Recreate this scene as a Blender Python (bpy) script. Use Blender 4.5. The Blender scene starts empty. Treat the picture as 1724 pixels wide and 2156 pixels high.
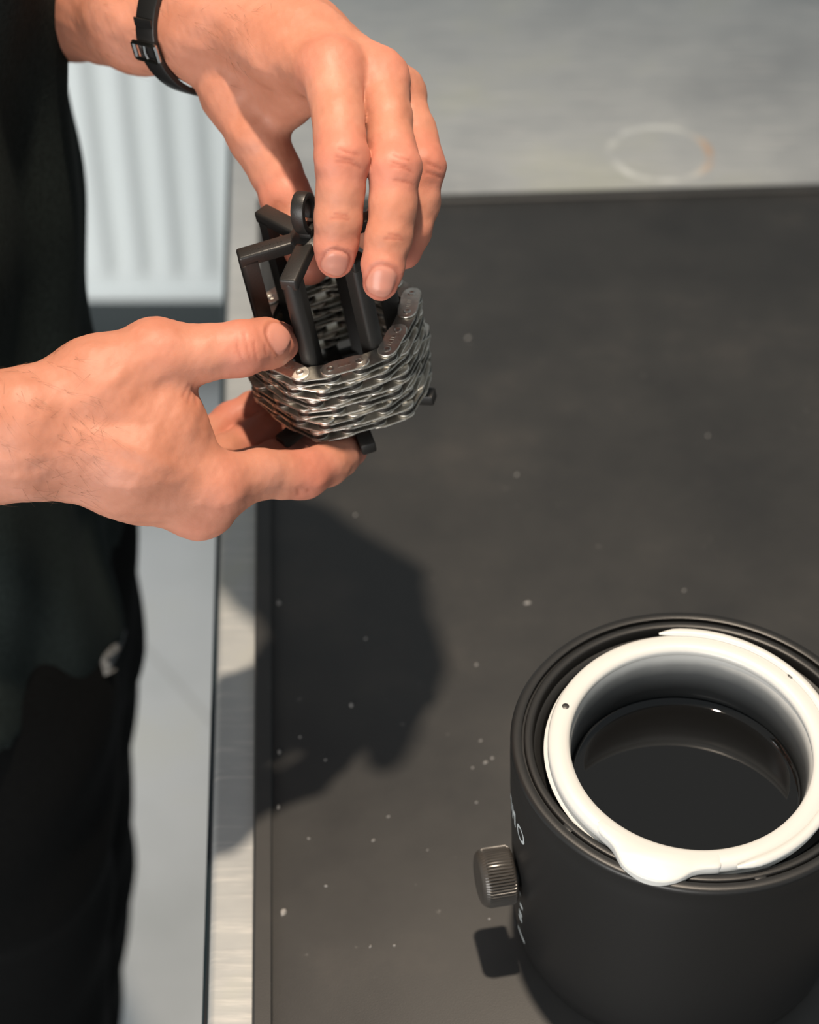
import bpy, bmesh, math, random
import numpy as np
from mathutils import Vector, Matrix

random.seed(7)
rng = np.random.default_rng(7)
scene = bpy.context.scene
COL = scene.collection

# ------------------------------------------------------------------ camera
FPX = 4192.0                       # focal length in pixels of the 1724 x 2156 frame (70 mm, full frame)
PITCH = math.radians(42.0)
CZ = 735.0                         # camera height above the mat, mm
ZMAT = 900.0                       # height of the mat's top above the floor, mm
S = 0.001

def W(v):                          # mm, z from the mat -> metres, z from the floor
    return Vector((v[0] * S, v[1] * S, (v[2] + ZMAT) * S))

def unp(x, y, d):                  # a point seen at pixel (x, y), d mm in front of the camera
    X = (x - 862.0) / FPX * d
    up = (1078.0 - y) / FPX * d
    return np.array([X, d * math.cos(PITCH) + up * math.sin(PITCH), CZ - d * math.sin(PITCH) + up * math.cos(PITCH)])

def unz(x, y, z):                  # the point at pixel (x, y) that lies at height z
    a = unp(x, y, 1.0) - np.array([0, 0, CZ])
    return np.array([0, 0, CZ]) + a * (z - CZ) / a[2]

cam_d = bpy.data.cameras.new('camera')
cam = bpy.data.objects.new('camera', cam_d)
COL.objects.link(cam)
cam.location = W((0, 0, CZ))
cam.rotation_euler = (math.pi / 2 - PITCH, 0, 0)
cam_d.sensor_fit = 'VERTICAL'
cam_d.sensor_height = 36.0
cam_d.sensor_width = 28.8
cam_d.lens = 70.0
cam_d.clip_start = 0.05
cam_d.clip_end = 50
cam_d.dof.use_dof = True
cam_d.dof.focus_distance = 0.80
cam_d.dof.aperture_fstop = 7.1
scene.camera = cam

# ------------------------------------------------------------------ light
scene.view_settings.view_transform = 'Standard'
scene.view_settings.look = 'None'
scene.view_settings.gamma = 1.0
scene.view_settings.use_curve_mapping = False
scene.view_settings.exposure = 0.0

world = bpy.data.worlds.new('world')
scene.world = world
world.use_nodes = True
wbg = world.node_tree.nodes['Background']
wbg.inputs['Color'].default_value = (0.88, 0.96, 1.0, 1)
wbg.inputs['Strength'].default_value = 0.32

def light(name, kind, loc, energy, color, size, target=None):
    l = bpy.data.lights.new(name, kind)
    l.energy = energy
    l.color = color
    if kind == 'AREA':
        l.shape = 'RECTANGLE'
        l.size, l.size_y = size
    else:
        l.shadow_soft_size = size
    o = bpy.data.objects.new(name, l)
    COL.objects.link(o)
    o.location = loc
    if target is not None:
        o.rotation_euler = (Vector(target) - Vector(loc)).to_track_quat('-Z', 'Y').to_euler()
    return o

# ceiling spotlight over the bench
lamp = light('ceiling_spotlight', 'SPOT', W((-5, 690, 1500)), 110, (1.0, 0.83, 0.65), 0.028, W((40, 500, 0)))
lamp.data.spot_size = math.radians(84)
lamp.data.spot_blend = 1.0
# daylight from a window behind the camera, to its left
win = light('window_daylight', 'AREA', (-1.3, -1.9, 1.32), 80, (1.0, 0.96, 0.91), (1.8, 1.3), (-0.3, 1.4, 0.8))

# ceiling panel light over the aisle, behind and beside the person
light('ceiling_panel_light', 'AREA', (-1.3, 1.5, 2.6), 17, (0.93, 0.98, 1.0), (1.2, 0.5), (-1.2, 1.5, 0))

# ------------------------------------------------------------------ helpers
def mat_new(name, color, rough=0.5, metal=0.0, spec=0.5):
    m = bpy.data.materials.new(name)
    m.use_nodes = True
    b = m.node_tree.nodes['Principled BSDF']
    b.inputs['Base Color'].default_value = (*color, 1)
    b.inputs['Roughness'].default_value = rough
    b.inputs['Metallic'].default_value = metal
    b.inputs['Specular IOR Level'].default_value = spec
    return m

def nd(m, t, **kw):
    n = m.node_tree.nodes.new(t)
    for k, v in kw.items():
        setattr(n, k, v)
    return n

def lk(m, a, b):
    m.node_tree.links.new(a, b)

def noise(m, scale, detail=4, rough=0.55, coord='Object', stretch=None):
    tc = nd(m, 'ShaderNodeTexCoord')
    n = nd(m, 'ShaderNodeTexNoise')
    n.inputs['Scale'].default_value = scale
    n.inputs['Detail'].default_value = detail
    n.inputs['Roughness'].default_value = rough
    if stretch:
        mp = nd(m, 'ShaderNodeMapping')
        mp.inputs['Scale'].default_value = stretch
        lk(m, tc.outputs[coord], mp.inputs['Vector'])
        lk(m, mp.outputs['Vector'], n.inputs['Vector'])
    else:
        lk(m, tc.outputs[coord], n.inputs['Vector'])
    return n

def ramp(m, src, stops):
    r = nd(m, 'ShaderNodeValToRGB')
    e = r.color_ramp.elements
    while len(e) < len(stops):
        e.new(0.5)
    for el, (p, c) in zip(e, stops):
        el.position = p
        el.color = (*c, 1) if len(c) == 3 else c
    lk(m, src, r.inputs['Fac'])
    return r

def g3(v):
    return (v, v, v)

def bump(m, height, strength=0.2, dist=0.001, normal=None):
    b = nd(m, 'ShaderNodeBump')
    b.inputs['Strength'].default_value = strength
    b.inputs['Distance'].default_value = dist
    lk(m, height, b.inputs['Height'])
    if normal is not None:
        lk(m, normal, b.inputs['Normal'])
    return b

def bsdf(m):
    return m.node_tree.nodes['Principled BSDF']

def mixrgb(m, fac, a, b, mode='MIX'):
    x = nd(m, 'ShaderNodeMix', data_type='RGBA', blend_type=mode)
    for sock, v in (('Factor_Float', fac), ('A_Color', a), ('B_Color', b)):
        s = next(i for i in x.inputs if i.identifier == sock)
        if hasattr(v, 'is_output'):
            lk(m, v, s)
        elif isinstance(v, (int, float)):
            s.default_value = v
        else:
            s.default_value = (*v, 1)
    return next(o for o in x.outputs if o.identifier == 'Result_Color')

def link_mesh(name, me, mat, parent=None):
    o = bpy.data.objects.new(name, me)
    COL.objects.link(o)
    if mat is not None and len(me.materials) == 0:
        me.materials.append(mat)
    if parent is not None:
        o.parent = parent
    return o

def from_bm(name, bm, mat, parent=None, smooth=True, angle=40, mm=True):
    me = bpy.data.meshes.new(name)
    bmesh.ops.recalc_face_normals(bm, faces=bm.faces)
    if mm:
        bmesh.ops.scale(bm, vec=(S, S, S), verts=bm.verts)
    bm.to_mesh(me)
    bm.free()
    if smooth:
        me.polygons.foreach_set('use_smooth', [True] * len(me.polygons))
        me.set_sharp_from_angle(angle=math.radians(angle))
    return link_mesh(name, me, mat, parent)

def empty(name, loc=(0, 0, 0), label=None, cat=None, group=None):
    o = bpy.data.objects.new(name, None)
    o.empty_display_size = 0.02
    COL.objects.link(o)
    o.location = loc
    tag(o, label, cat, group)
    return o

def tag(o, label=None, cat=None, group=None, kind=None):
    for k, v in (('label', label), ('category', cat), ('group', group), ('kind', kind)):
        if v:
            o[k] = v
    return o

def add_box(bm, c, size, bev=0.0, seg=2, mtx=None):
    r = bmesh.ops.create_cube(bm, size=1.0)
    vs = r['verts']
    bmesh.ops.scale(bm, vec=size, verts=vs)
    if bev > 0:
        es = list({e for v in vs for e in v.link_edges})
        q = bmesh.ops.bevel(bm, geom=es, offset=bev, segments=seg, profile=0.5, affect='EDGES')
        vs = list({v for f in q['faces'] for v in f.verts} | {v for v in vs if v.is_valid})
    if mtx is not None:
        bmesh.ops.transform(bm, matrix=mtx, verts=vs)
    bmesh.ops.translate(bm, vec=c, verts=vs)
    return vs

def add_lathe(bm, prof, seg=96, closed=False, z0=0.0):
    rings = []
    for r, z in prof:
        if r < 1e-6:
            rings.append([bm.verts.new((0, 0, z + z0))])
        else:
            rings.append([bm.verts.new((r * math.cos(2 * math.pi * k / seg), r * math.sin(2 * math.pi * k / seg), z + z0)) for k in range(seg)])
    pairs = list(zip(rings[:-1], rings[1:]))
    if closed:
        pairs.append((rings[-1], rings[0]))
    for a, b in pairs:
        for k in range(seg):
            k2 = (k + 1) % seg
            if len(a) == 1 and len(b) == 1:
                continue
            if len(a) == 1:
                bm.faces.new((a[0], b[k], b[k2]))
            elif len(b) == 1:
                bm.faces.new((a[k], b[0], a[k2]))
            else:
                bm.faces.new((a[k], b[k], b[k2], a[k2]))
    return rings

def add_prism(bm, poly, z0, z1, bev=0.0, seg=1):
    a = [bm.verts.new((x, y, z0)) for x, y in poly]
    b = [bm.verts.new((x, y, z1)) for x, y in poly]
    n = len(poly)
    fs = [bm.faces.new(list(reversed(a))), bm.faces.new(b)]
    for k in range(n):
        fs.append(bm.faces.new((a[k], a[(k + 1) % n], b[(k + 1) % n], b[k])))
    if bev > 0:
        es = [e for f in fs[:2] for e in f.edges]
        bmesh.ops.bevel(bm, geom=es, offset=bev, segments=seg, profile=0.5, affect='EDGES')

def add_sweep(bm, path, prof, up=(0, 0, 1), closed=False, scale=None):
    """prof: closed 2-D outline (u along side, v along up) carried along path"""
    P = [Vector(p) for p in path]
    n = len(P)
    rings = []
    for i in range(n):
        if closed:
            t = P[(i + 1) % n] - P[i - 1]
        else:
            t = P[min(i + 1, n - 1)] - P[max(i - 1, 0)]
        t.normalize()
        u = Vector(up[i]) if not isinstance(up[0], (int, float)) else Vector(up)
        side = t.cross(u).normalized()
        u2 = side.cross(t).normalized()
        s = 1.0 if scale is None else scale[i]
        rings.append([bm.verts.new(P[i] + side * a * s + u2 * b * s) for a, b in prof])
    m = len(prof)
    for i in range(n if closed else n - 1):
        A, B = rings[i], rings[(i + 1) % n]
        for k in range(m):
            bm.faces.new((A[k], A[(k + 1) % m], B[(k + 1) % m], B[k]))
    if not closed:
        bm.faces.new(list(reversed(rings[0])))
        bm.faces.new(rings[-1])

def rrect(w, h, r, n=3):
    out = []
    for cx, cy, a0 in ((w / 2 - r, h / 2 - r, 0), (-w / 2 + r, h / 2 - r, 90), (-w / 2 + r, -h / 2 + r, 180), (w / 2 - r, -h / 2 + r, 270)):
        for k in range(n + 1):
            a = math.radians(a0 + 90 * k / n)
            out.append((cx + r * math.cos(a), cy + r * math.sin(a)))
    return out

# ------------------------------------------------------------------ materials
def m_floor():
    m = mat_new('polished_concrete', (0.42, 0.44, 0.45), 0.45)
    n = noise(m, 3.0, 6, 0.6)
    r = ramp(m, n.outputs['Fac'], [(0.3, (0.42, 0.44, 0.44)), (0.55, (0.52, 0.535, 0.545)), (0.75, (0.52, 0.52, 0.46))])
    lk(m, r.outputs['Color'], bsdf(m).inputs['Base Color'])
    return m

def m_bench():
    m = mat_new('grey_bench_sheet', (0.30, 0.31, 0.31), 0.5, 0.25)
    b = bsdf(m)
    n = noise(m, 5.0, 6, 0.6)
    r = ramp(m, n.outputs['Fac'], [(0.30, (0.32, 0.335, 0.345)), (0.52, (0.42, 0.435, 0.435)), (0.72, (0.45, 0.46, 0.39))])
    # dried ring left by a wet pot: a stain with a shape of its own
    tc = nd(m, 'ShaderNodeTexCoord')
    c = unz(1390, 312, 0)
    mp = nd(m, 'ShaderNodeMapping')
    mp.inputs['Location'].default_value = (-c[0] * S, -c[1] * S, 0)
    lk(m, tc.outputs['Object'], mp.inputs['Vector'])
    sx = nd(m, 'ShaderNodeSeparateXYZ')
    lk(m, mp.outputs['Vector'], sx.inputs['Vector'])
    def math_(op, a, b=None):
        x = nd(m, 'ShaderNodeMath', operation=op)
        for i, v in enumerate((a, b)):
            if v is None:
                continue
            if hasattr(v, 'is_output'):
                lk(m, v, x.inputs[i])
            else:
                x.inputs[i].default_value = v
        return x.outputs[0]
    rad = math_('SQRT', math_('ADD', math_('POWER', sx.outputs['X'], 2.0), math_('POWER', sx.outputs['Y'], 2.0)))
    n2 = noise(m, 26, 3)
    rad = math_('ADD', rad, math_('MULTIPLY', math_('SUBTRACT', n2.outputs['Fac'], 0.5), 0.006))
    ring = math_('SUBTRACT', 1.0, math_('DIVIDE', math_('ABSOLUTE', math_('SUBTRACT', rad, 0.0345)), 0.0042))
    ring = math_('MAXIMUM', ring, 0.0)
    n3 = noise(m, 38, 2)
    ring = math_('MULTIPLY', ring, ramp(m, n3.outputs['Fac'], [(0.38, g3(0.0)), (0.6, g3(1.0))]).outputs['Color'])
    rust = ramp(m, sx.outputs['X'], [(0.0, (0.75, 0.76, 0.73)), (0.022, (0.72, 0.72, 0.66)), (0.036, (0.55, 0.27, 0.10))])
    col = mixrgb(m, math_('MULTIPLY', ring, 0.95), r.outputs['Color'], rust.outputs['Color'])
    # fine rubbed scratches across the bare edge
    s = noise(m, 1.0, 5, 0.7, stretch=(18, 260, 18))
    sc = ramp(m, s.outputs['Fac'], [(0.52, g3(0.0)), (0.68, g3(1.0))])
    col = mixrgb(m, math_('MULTIPLY', sc.outputs['Color'], 0.5), col, (0.66, 0.65, 0.62))
    lk(m, col, b.inputs['Base Color'])
    bp = bump(m, s.outputs['Fac'], 0.25, 0.0004)
    lk(m, bp.outputs['Normal'], b.inputs['Normal'])
    rr = ramp(m, n.outputs['Fac'], [(0.3, g3(0.36)), (0.7, g3(0.55))])
    lk(m, rr.outputs['Color'], b.inputs['Roughness'])
    return m

def m_rubber():
    m = mat_new('black_rubber_sheet', (0.03, 0.03, 0.03), 0.42, 0, 0.5)
    b = bsdf(m)
    n = noise(m, 9, 7, 0.65)
    r = ramp(m, n.outputs['Fac'], [(0.32, (0.022, 0.0225, 0.023)), (0.55, (0.031, 0.031, 0.0305)), (0.74, (0.048, 0.045, 0.042))])
    sp = noise(m, 120, 3, 0.6)
    s = ramp(m, sp.outputs['Fac'], [(0.68, g3(0.0)), (0.74, g3(0.45))])
    big = noise(m, 14, 2, 0.5)
    msk = ramp(m, big.outputs['Fac'], [(0.5, g3(0.0)), (0.65, g3(1.0))])
    f = mixrgb(m, 1.0, s.outputs['Color'], msk.outputs['Color'], 'MULTIPLY')
    col = mixrgb(m, f, r.outputs['Color'], (0.22, 0.21, 0.20))
    lk(m, col, b.inputs['Base Color'])
    rr = ramp(m, n.outputs['Fac'], [(0.3, g3(0.44)), (0.7, g3(0.54))])
    lk(m, rr.outputs['Color'], b.inputs['Roughness'])
    fine = noise(m, 1500, 2)
    bp = bump(m, fine.outputs['Fac'], 0.15, 0.0003)
    lk(m, bp.outputs['Normal'], b.inputs['Normal'])
    return m

def m_plastic(name, col, rough, scale=700, strength=0.12):
    m = mat_new(name, col, rough)
    n = noise(m, scale, 3)
    bp = bump(m, n.outputs['Fac'], strength, 0.0003)
    lk(m, bp.outputs['Normal'], bsdf(m).inputs['Normal'])
    return m

def m_steel(name, col, rough):
    m = mat_new(name, col, rough, 1.0)
    n = noise(m, 260, 4)
    r = ramp(m, n.outputs['Fac'], [(0.3, tuple(c * 0.75 for c in col)), (0.6, col)])
    lk(m, r.outputs['Color'], bsdf(m).inputs['Base Color'])
    rr = ramp(m, n.outputs['Fac'], [(0.3, g3(rough + 0.18)), (0.65, g3(rough))])
    lk(m, rr.outputs['Color'], bsdf(m).inputs['Roughness'])
    return m

def m_cloth(name, col, var=0.25):
    m = mat_new(name, col, 0.95, 0, 0.08)
    n = noise(m, 420, 3)
    r = ramp(m, n.outputs['Fac'], [(0.3, tuple(c * (1 - var) for c in col)), (0.7, tuple(c * (1 + var) for c in col))])
    lk(m, r.outputs['Color'], bsdf(m).inputs['Base Color'])
    bp = bump(m, n.outputs['Fac'], 0.3, 0.0006)
    lk(m, bp.outputs['Normal'], bsdf(m).inputs['Normal'])
    bsdf(m).inputs['Sheen Weight'].default_value = 0.0
    return m

def m_skin():
    m = mat_new('skin', (0.60, 0.33, 0.23), 0.5, 0, 0.30)
    b = bsdf(m)
    at = nd(m, 'ShaderNodeVertexColor', layer_name='skin')
    sp = nd(m, 'ShaderNodeSeparateColor')
    lk(m, at.outputs['Color'], sp.inputs['Color'])
    n = noise(m, 45, 5, 0.6)
    base = ramp(m, n.outputs['Fac'], [(0.30, (0.43, 0.172, 0.106)), (0.55, (0.495, 0.213, 0.140)), (0.75, (0.53, 0.242, 0.170))])
    c = mixrgb(m, sp.outputs['Red'], base.outputs['Color'], (0.53, 0.165, 0.12))          # flushed knuckles, fingertips
    c = mixrgb(m, sp.outputs['Blue'], c, (0.34, 0.095, 0.06))                              # skin folds
    c = mixrgb(m, sp.outputs['Green'], c, (0.51, 0.225, 0.168))                             # nails
    lk(m, c, b.inputs['Base Color'])
    rr = nd(m, 'ShaderNodeMapRange')
    rr.inputs['To Min'].default_value = 0.52
    rr.inputs['To Max'].default_value = 0.30
    lk(m, sp.outputs['Green'], rr.inputs['Value'])
    lk(m, rr.outputs['Result'], b.inputs['Roughness'])
    n2 = noise(m, 900, 4, 0.6)
    n3 = noise(m, 170, 3, 0.6, stretch=(1, 1, 2.0))
    ad = nd(m, 'ShaderNodeMath', operation='ADD')
    lk(m, n2.outputs['Fac'], ad.inputs[0])
    lk(m, n3.outputs['Fac'], ad.inputs[1])
    sc = nd(m, 'ShaderNodeMath', operation='MULTIPLY')
    inv = nd(m, 'ShaderNodeMath', operation='SUBTRACT')
    inv.inputs[0].default_value = 1.0
    lk(m, sp.outputs['Green'], inv.inputs[1])
    lk(m, ad.outputs[0], sc.inputs[0])
    lk(m, inv.outputs[0], sc.inputs[1])
    bp = bump(m, sc.outputs[0], 0.16, 0.0006)
    lk(m, bp.outputs['Normal'], b.inputs['Normal'])
    b.inputs['Subsurface Weight'].default_value = 0.22
    b.inputs['Subsurface Radius'].default_value = (1.0, 0.35, 0.18)
    b.inputs['Subsurface Scale'].default_value = 0.004
    return m

M = dict(
    floor=m_floor(), wall=m_plastic('painted_wall', (0.23, 0.25, 0.26), 0.8, 200),
    dado=m_plastic('dark_wall_base', (0.06, 0.075, 0.08), 0.7, 200),
    bench=m_bench(), rubber=m_rubber(),
    dark_strip=mat_new('dark_edge_strip', (0.012, 0.02, 0.025), 0.12, 0, 0.9),
    frame=mat_new('bench_frame', (0.08, 0.09, 0.10), 0.5, 0.5),
    radiator=m_plastic('white_enamel', (0.86, 0.91, 0.91), 0.35, 60, 0.02),
    holder=m_plastic('black_nylon', (0.014, 0.013, 0.012), 0.42, 1600, 0.2),
    chain=m_steel('shaded_chain_steel', (0.50, 0.48, 0.43), 0.36),  # inner plates, darker than the outer: gap shade put into the colour
    roller=m_steel('waxed_shaded_roller', (0.10, 0.095, 0.09), 0.4),  # black wax, with the shade between plates also put into the colour
    plate=m_steel('brown_chain_plate', (0.90, 0.85, 0.76), 0.34),
    pin=m_steel('pin_steel', (0.82, 0.79, 0.72), 0.25),
    pot=m_plastic('satin_black_plastic', (0.013, 0.013, 0.013), 0.40, 1800, 0.08),
    knob=m_plastic('gloss_black_knob', (0.05, 0.045, 0.04), 0.26, 1200, 0.03),
    white=m_plastic('white_nylon', (0.61, 0.61, 0.585), 0.35, 300, 0.03),
    print=mat_new('pale_print', (0.50, 0.54, 0.55), 0.6),
    shirt=m_cloth('dark_jersey', (0.0145, 0.0195, 0.0185)),
    trousers=m_cloth('black_denim', (0.0035, 0.0038, 0.004)),
    cord=m_cloth('grey_cord', (0.13, 0.135, 0.14), 0.6),
    leather=m_plastic('black_leather', (0.012, 0.012, 0.012), 0.38, 500, 0.25),
    buckle=mat_new('buckle_steel', (0.75, 0.73, 0.70), 0.18, 1.0),
    crumb=mat_new('pale_wax_crumb', (0.30, 0.29, 0.28), 0.5),
    skin=m_skin(),
)
wm = mat_new('molten_black_wax', (0.006, 0.006, 0.006), 0.03, 0, 0.5)
M['wax'] = wm

# white insert: inside wall dark low down, paler towards the lip
fm = mat_new('graded_white', (0.8, 0.8, 0.77), 0.25)
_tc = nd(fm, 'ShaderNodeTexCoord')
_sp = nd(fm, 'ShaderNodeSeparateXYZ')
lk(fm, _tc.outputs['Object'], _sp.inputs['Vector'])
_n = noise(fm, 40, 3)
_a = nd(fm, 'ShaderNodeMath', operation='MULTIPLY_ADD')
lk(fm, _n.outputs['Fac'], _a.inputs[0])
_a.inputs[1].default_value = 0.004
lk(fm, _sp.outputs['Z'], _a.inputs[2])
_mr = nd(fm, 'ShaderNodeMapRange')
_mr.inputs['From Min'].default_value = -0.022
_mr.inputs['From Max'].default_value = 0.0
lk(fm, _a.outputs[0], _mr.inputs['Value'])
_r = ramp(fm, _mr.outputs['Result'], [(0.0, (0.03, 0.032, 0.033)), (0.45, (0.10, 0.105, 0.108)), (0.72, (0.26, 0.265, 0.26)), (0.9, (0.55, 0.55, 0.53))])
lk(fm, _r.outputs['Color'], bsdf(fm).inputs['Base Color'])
M['graded'] = fm

# ------------------------------------------------------------------ setting: floor, wall, radiator
WALL_Y = 2150.0
bm = bmesh.new()
add_box(bm, (300, 900, -ZMAT - 25), (5000, 5200, 50))
fl = tag(from_bm('floor', bm, M['floor'], smooth=False), kind='structure')
fl.location = (0, 0, ZMAT * S)
bm = bmesh.new()
a0 = unz(250, 1300, -ZMAT)
a1 = unz(470, 1550, -ZMAT)
dv = (a1 - a0) / np.linalg.norm(a1 - a0)
pth = [a0 - dv * 600, a1 + dv * 700]
add_sweep(bm, [(p[0], p[1], -ZMAT + 0.2) for p in pth], [(-2, 0), (2, 0), (2, 0.5), (-2, 0.5)])
j = from_bm('floor_joint', bm, mat_new('floor_joint_filler', (0.42, 0.43, 0.43), 0.8), fl, smooth=False)
bm = bmesh.new()
add_box(bm, (300, WALL_Y + 50, 350), (5000, 100, 2500))
wl = tag(from_bm('wall_back', bm, M['wall'], smooth=False), kind='structure')
wl.location = (0, 0, ZMAT * S)
bm = bmesh.new()
add_box(bm, (300, WALL_Y - 8, -ZMAT + 60), (5000, 16, 120), 3)
bb = tag(from_bm('baseboard_back', bm, M['dado']), kind='structure')
bb.location = (0, 0, ZMAT * S)

# panel radiator on the back wall
RAD_Y = WALL_Y - 110
rz0 = unp(330, 632, 1.0) - np.array([0, 0, CZ])
zb = CZ + rz0[2] * (RAD_Y / rz0[1])                   # height of its lower edge
rad = empty('radiator', (0, 0, ZMAT * S), 'white panel radiator with upright ribs low on the back wall', 'radiator')
pitch_r = 42.3
x_r0, nrib = -718.6, 17
rh = 620.0
prof = []
for k in range(nrib):
    c = x_r0 + pitch_r * k
    prof += [(c - 0.50 * pitch_r, 15), (c - 0.27 * pitch_r, 14), (c - 0.15 * pitch_r, 0), (c + 0.15 * pitch_r, 0), (c + 0.27 * pitch_r, 14)]
prof.append((x_r0 + pitch_r * (nrib - 0.5), 15))
bm = bmesh.new()
levels = [(0, 0.0), (18, 0.0), (36, 0.0), (52, 1.0), (rh - 50, 1.0), (rh - 34, 0.0), (rh, 0.0)]
grid = []
for z, f in levels:
    grid.append([bm.verts.new((x, RAD_Y + (d if f > 0 else 4), zb + z)) for x, d in prof])
for a, b in zip(grid[:-1], grid[1:]):
    for k in range(len(prof) - 1):
        bm.faces.new((a[k], a[k + 1], b[k + 1], b[k]))
o = from_bm('front_panel', bm, M['radiator'], rad, angle=60)
sol = o.modifiers.new('thickness', 'SOLIDIFY')
sol.thickness = 0.0015
sol.offset = 1
xl, xr = prof[0][0], prof[-1][0]
for nm, c, sz in (('back_panel', ((xl + xr) / 2, RAD_Y + 72, zb + rh / 2), (xr - xl, 8, rh)),
                  ('side_cover', (xl, RAD_Y + 40, zb + rh / 2), (3, 76, rh - 20)),
                  ('side_cover', (xr, RAD_Y + 40, zb + rh / 2), (3, 76, rh - 20)),
                  ('top_grille', ((xl + xr) / 2, RAD_Y + 40, zb + rh), (xr - xl, 76, 3)),
                  ('bottom_channel', ((xl + xr) / 2, RAD_Y + 6, zb + 8), (xr - xl, 14, 18))):
    bm = bmesh.new()
    add_box(bm, c, sz, 1.2)
    from_bm(nm, bm, M['radiator'], rad)
for xx in (xl + 90, xr - 90):
    bm = bmesh.new()
    add_box(bm, (xx, RAD_Y + 92, zb + rh * 0.5), (30, 36, rh * 0.8), 1)
    from_bm('wall_bracket', bm, M['radiator'], rad)

# ------------------------------------------------------------------ workbench with a raised-edge rubber mat
ANG = math.radians(3.0)
ex = np.array([math.cos(ANG), math.sin(ANG), 0])
ey = np.array([-math.sin(ANG), math.cos(ANG), 0])
Zb = -4.0                                              # bench sheet lies 4 mm under the mat's top
e_mid = unz(464, 1110, Zb)                             # a point on the bench's left edge
m_left = unz(534, 1500, 0)                             # on the mat's left edge
m_top = unz(1300, 403, 0)                              # on the mat's far edge
def bxy(u, v, z=0.0, o=e_mid):                         # bench coordinates: u across, v along
    p = o + ex * u + ey * v
    return (p[0], p[1], z)
u_mat = float(np.dot(m_left - e_mid, ex))
v_mat = float(np.dot(m_top - e_mid, ey))
bench = empty('workbench', (0, 0, ZMAT * S), 'grey metal-topped workbench under the black mat', 'workbench')
rotz = Matrix.Rotation(ANG, 4, 'Z')
bm = bmesh.new()
prof = []
for k in range(9):
    a = math.radians(90 + 180 * k / 8 * 0.5)
    prof.append((3.5 + 3.5 * math.cos(a), Zb - 3.5 + 3.5 * math.sin(a)))
prof += [(0, Zb - 36), (2, Zb - 38), (898, Zb - 38), (900, Zb - 36), (900, Zb - 4), (897, Zb)]
A = [bm.verts.new(bxy(u, -760, z)) for u, z in prof]
B = [bm.verts.new(bxy(u, 940, z)) for u, z in prof]
n = len(prof)
for k in range(n):
    bm.faces.new((A[k], A[(k + 1) % n], B[(k + 1) % n], B[k]))
bm.faces.new(A)
bm.faces.new(list(reversed(B)))
from_bm('top', bm, M['bench'], bench)
bm = bmesh.new()
add_sweep(bm, [bxy(-1.2, -760, Zb - 9), bxy(-1.2, 940, Zb - 9)], rrect(3.2, 9.0, 1.2, 4))  # thin glossy dark strip along the left edge of the top
from_bm('edge_strip', bm, M['dark_strip'], bench)
for u, v in ((60, -700), (840, -700), (60, 880), (840, 880)):
    bm = bmesh.new()
    add_box(bm, bxy(u, v, (Zb - 38 - ZMAT) / 2), (45, 45, ZMAT + Zb - 38), 2, mtx=rotz)
    from_bm('leg', bm, M['frame'], bench)
for v in (-700, 880):
    bm = bmesh.new()
    add_box(bm, bxy(450, v, -ZMAT + 160), (735, 35, 35), 2, mtx=rotz)
    from_bm('stretcher', bm, M['frame'], bench)

matt = empty('rubber_mat', (0, 0, ZMAT * S), 'black rubber mat with a raised lip covering the workbench', 'mat')
MW, ML = 640.0, v_mat + 700.0
def mxy(u, v, z=0.0):
    return bxy(u_mat + u, v_mat + v, z)
bm = bmesh.new()
c = mxy(MW / 2, -ML / 2, -1.98)
add_box(bm, c, (MW - 2, ML - 2, 3.96), 0.6, mtx=rotz)
from_bm('sheet', bm, M['rubber'], matt)
LW = 9.2
lp = [(-LW / 2, -3.9), (LW / 2, -3.9), (LW / 2, 1.9), (LW / 2 - 0.8, 2.6), (-LW / 2 + 1.6, 2.6), (-LW / 2 + 0.3, 1.2)]
for nm, p0, p1 in (('side_lip', (LW / 2, 0), (LW / 2, -ML)), ('side_lip', (MW - LW / 2, -ML), (MW - LW / 2, 0)),
                   ('end_lip', (MW, -LW / 2), (0, -LW / 2)), ('end_lip', (0, -ML + LW / 2), (MW, -ML + LW / 2))):
    bm = bmesh.new()
    A_, B_ = np.array(mxy(*p0)), np.array(mxy(*p1))
    add_sweep(bm, [A_, B_], [(-a, b) for a, b in lp])
    from_bm(nm, bm, M['rubber'], matt)

# ------------------------------------------------------------------ wax heater
KP = CZ / 665.0
PC = np.array([106.79 * KP, 493.99 * KP])
PH = 105.0 * KP
PR = 69.4 * KP
PB = 63.6 * KP
heater = empty('wax_heater', W((PC[0], PC[1], 0)), 'round satin black wax heater with a ribbed side knob', 'heater')
def rbody(z):
    return PB + (PR - PB) * min(max(z / PH, 0), 1) ** 0.75
bm = bmesh.new()
prof = [(0, 3), (PB - 8, 3), (PB - 6, 0.2), (PB - 2, 0.2), (PB - 0.4, 1.6)]
for k in range(1, 12):
    z = PH * k / 12
    prof.append((rbody(z), z))
prof += [(PR - 0.6, PH - 3.2), (PR - 0.2, PH - 1.6), (PR - 0.9, PH - 0.4), (PR - 1.8, PH), (PR - 4.2, PH), (PR - 4.8, PH - 0.3), (PR - 5.0, PH - 2.2)]
prof += [(PR - 5.8, PH - 2.2), (PR - 6.0, PH - 1.0), (PR - 6.6, PH - 0.6), (PR - 9.0, PH - 0.8), (PR - 9.8, PH - 1.4), (PR - 10.2, PH - 5.5)]
prof += [(PR - 12.6, PH - 6.2), (PR - 13.2, PH - 7.0), (PR - 13.8, PH - 55), (0, PH - 58)]
add_lathe(bm, prof, 144)
from_bm('body', bm, M['pot'], heater, angle=50)
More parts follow.
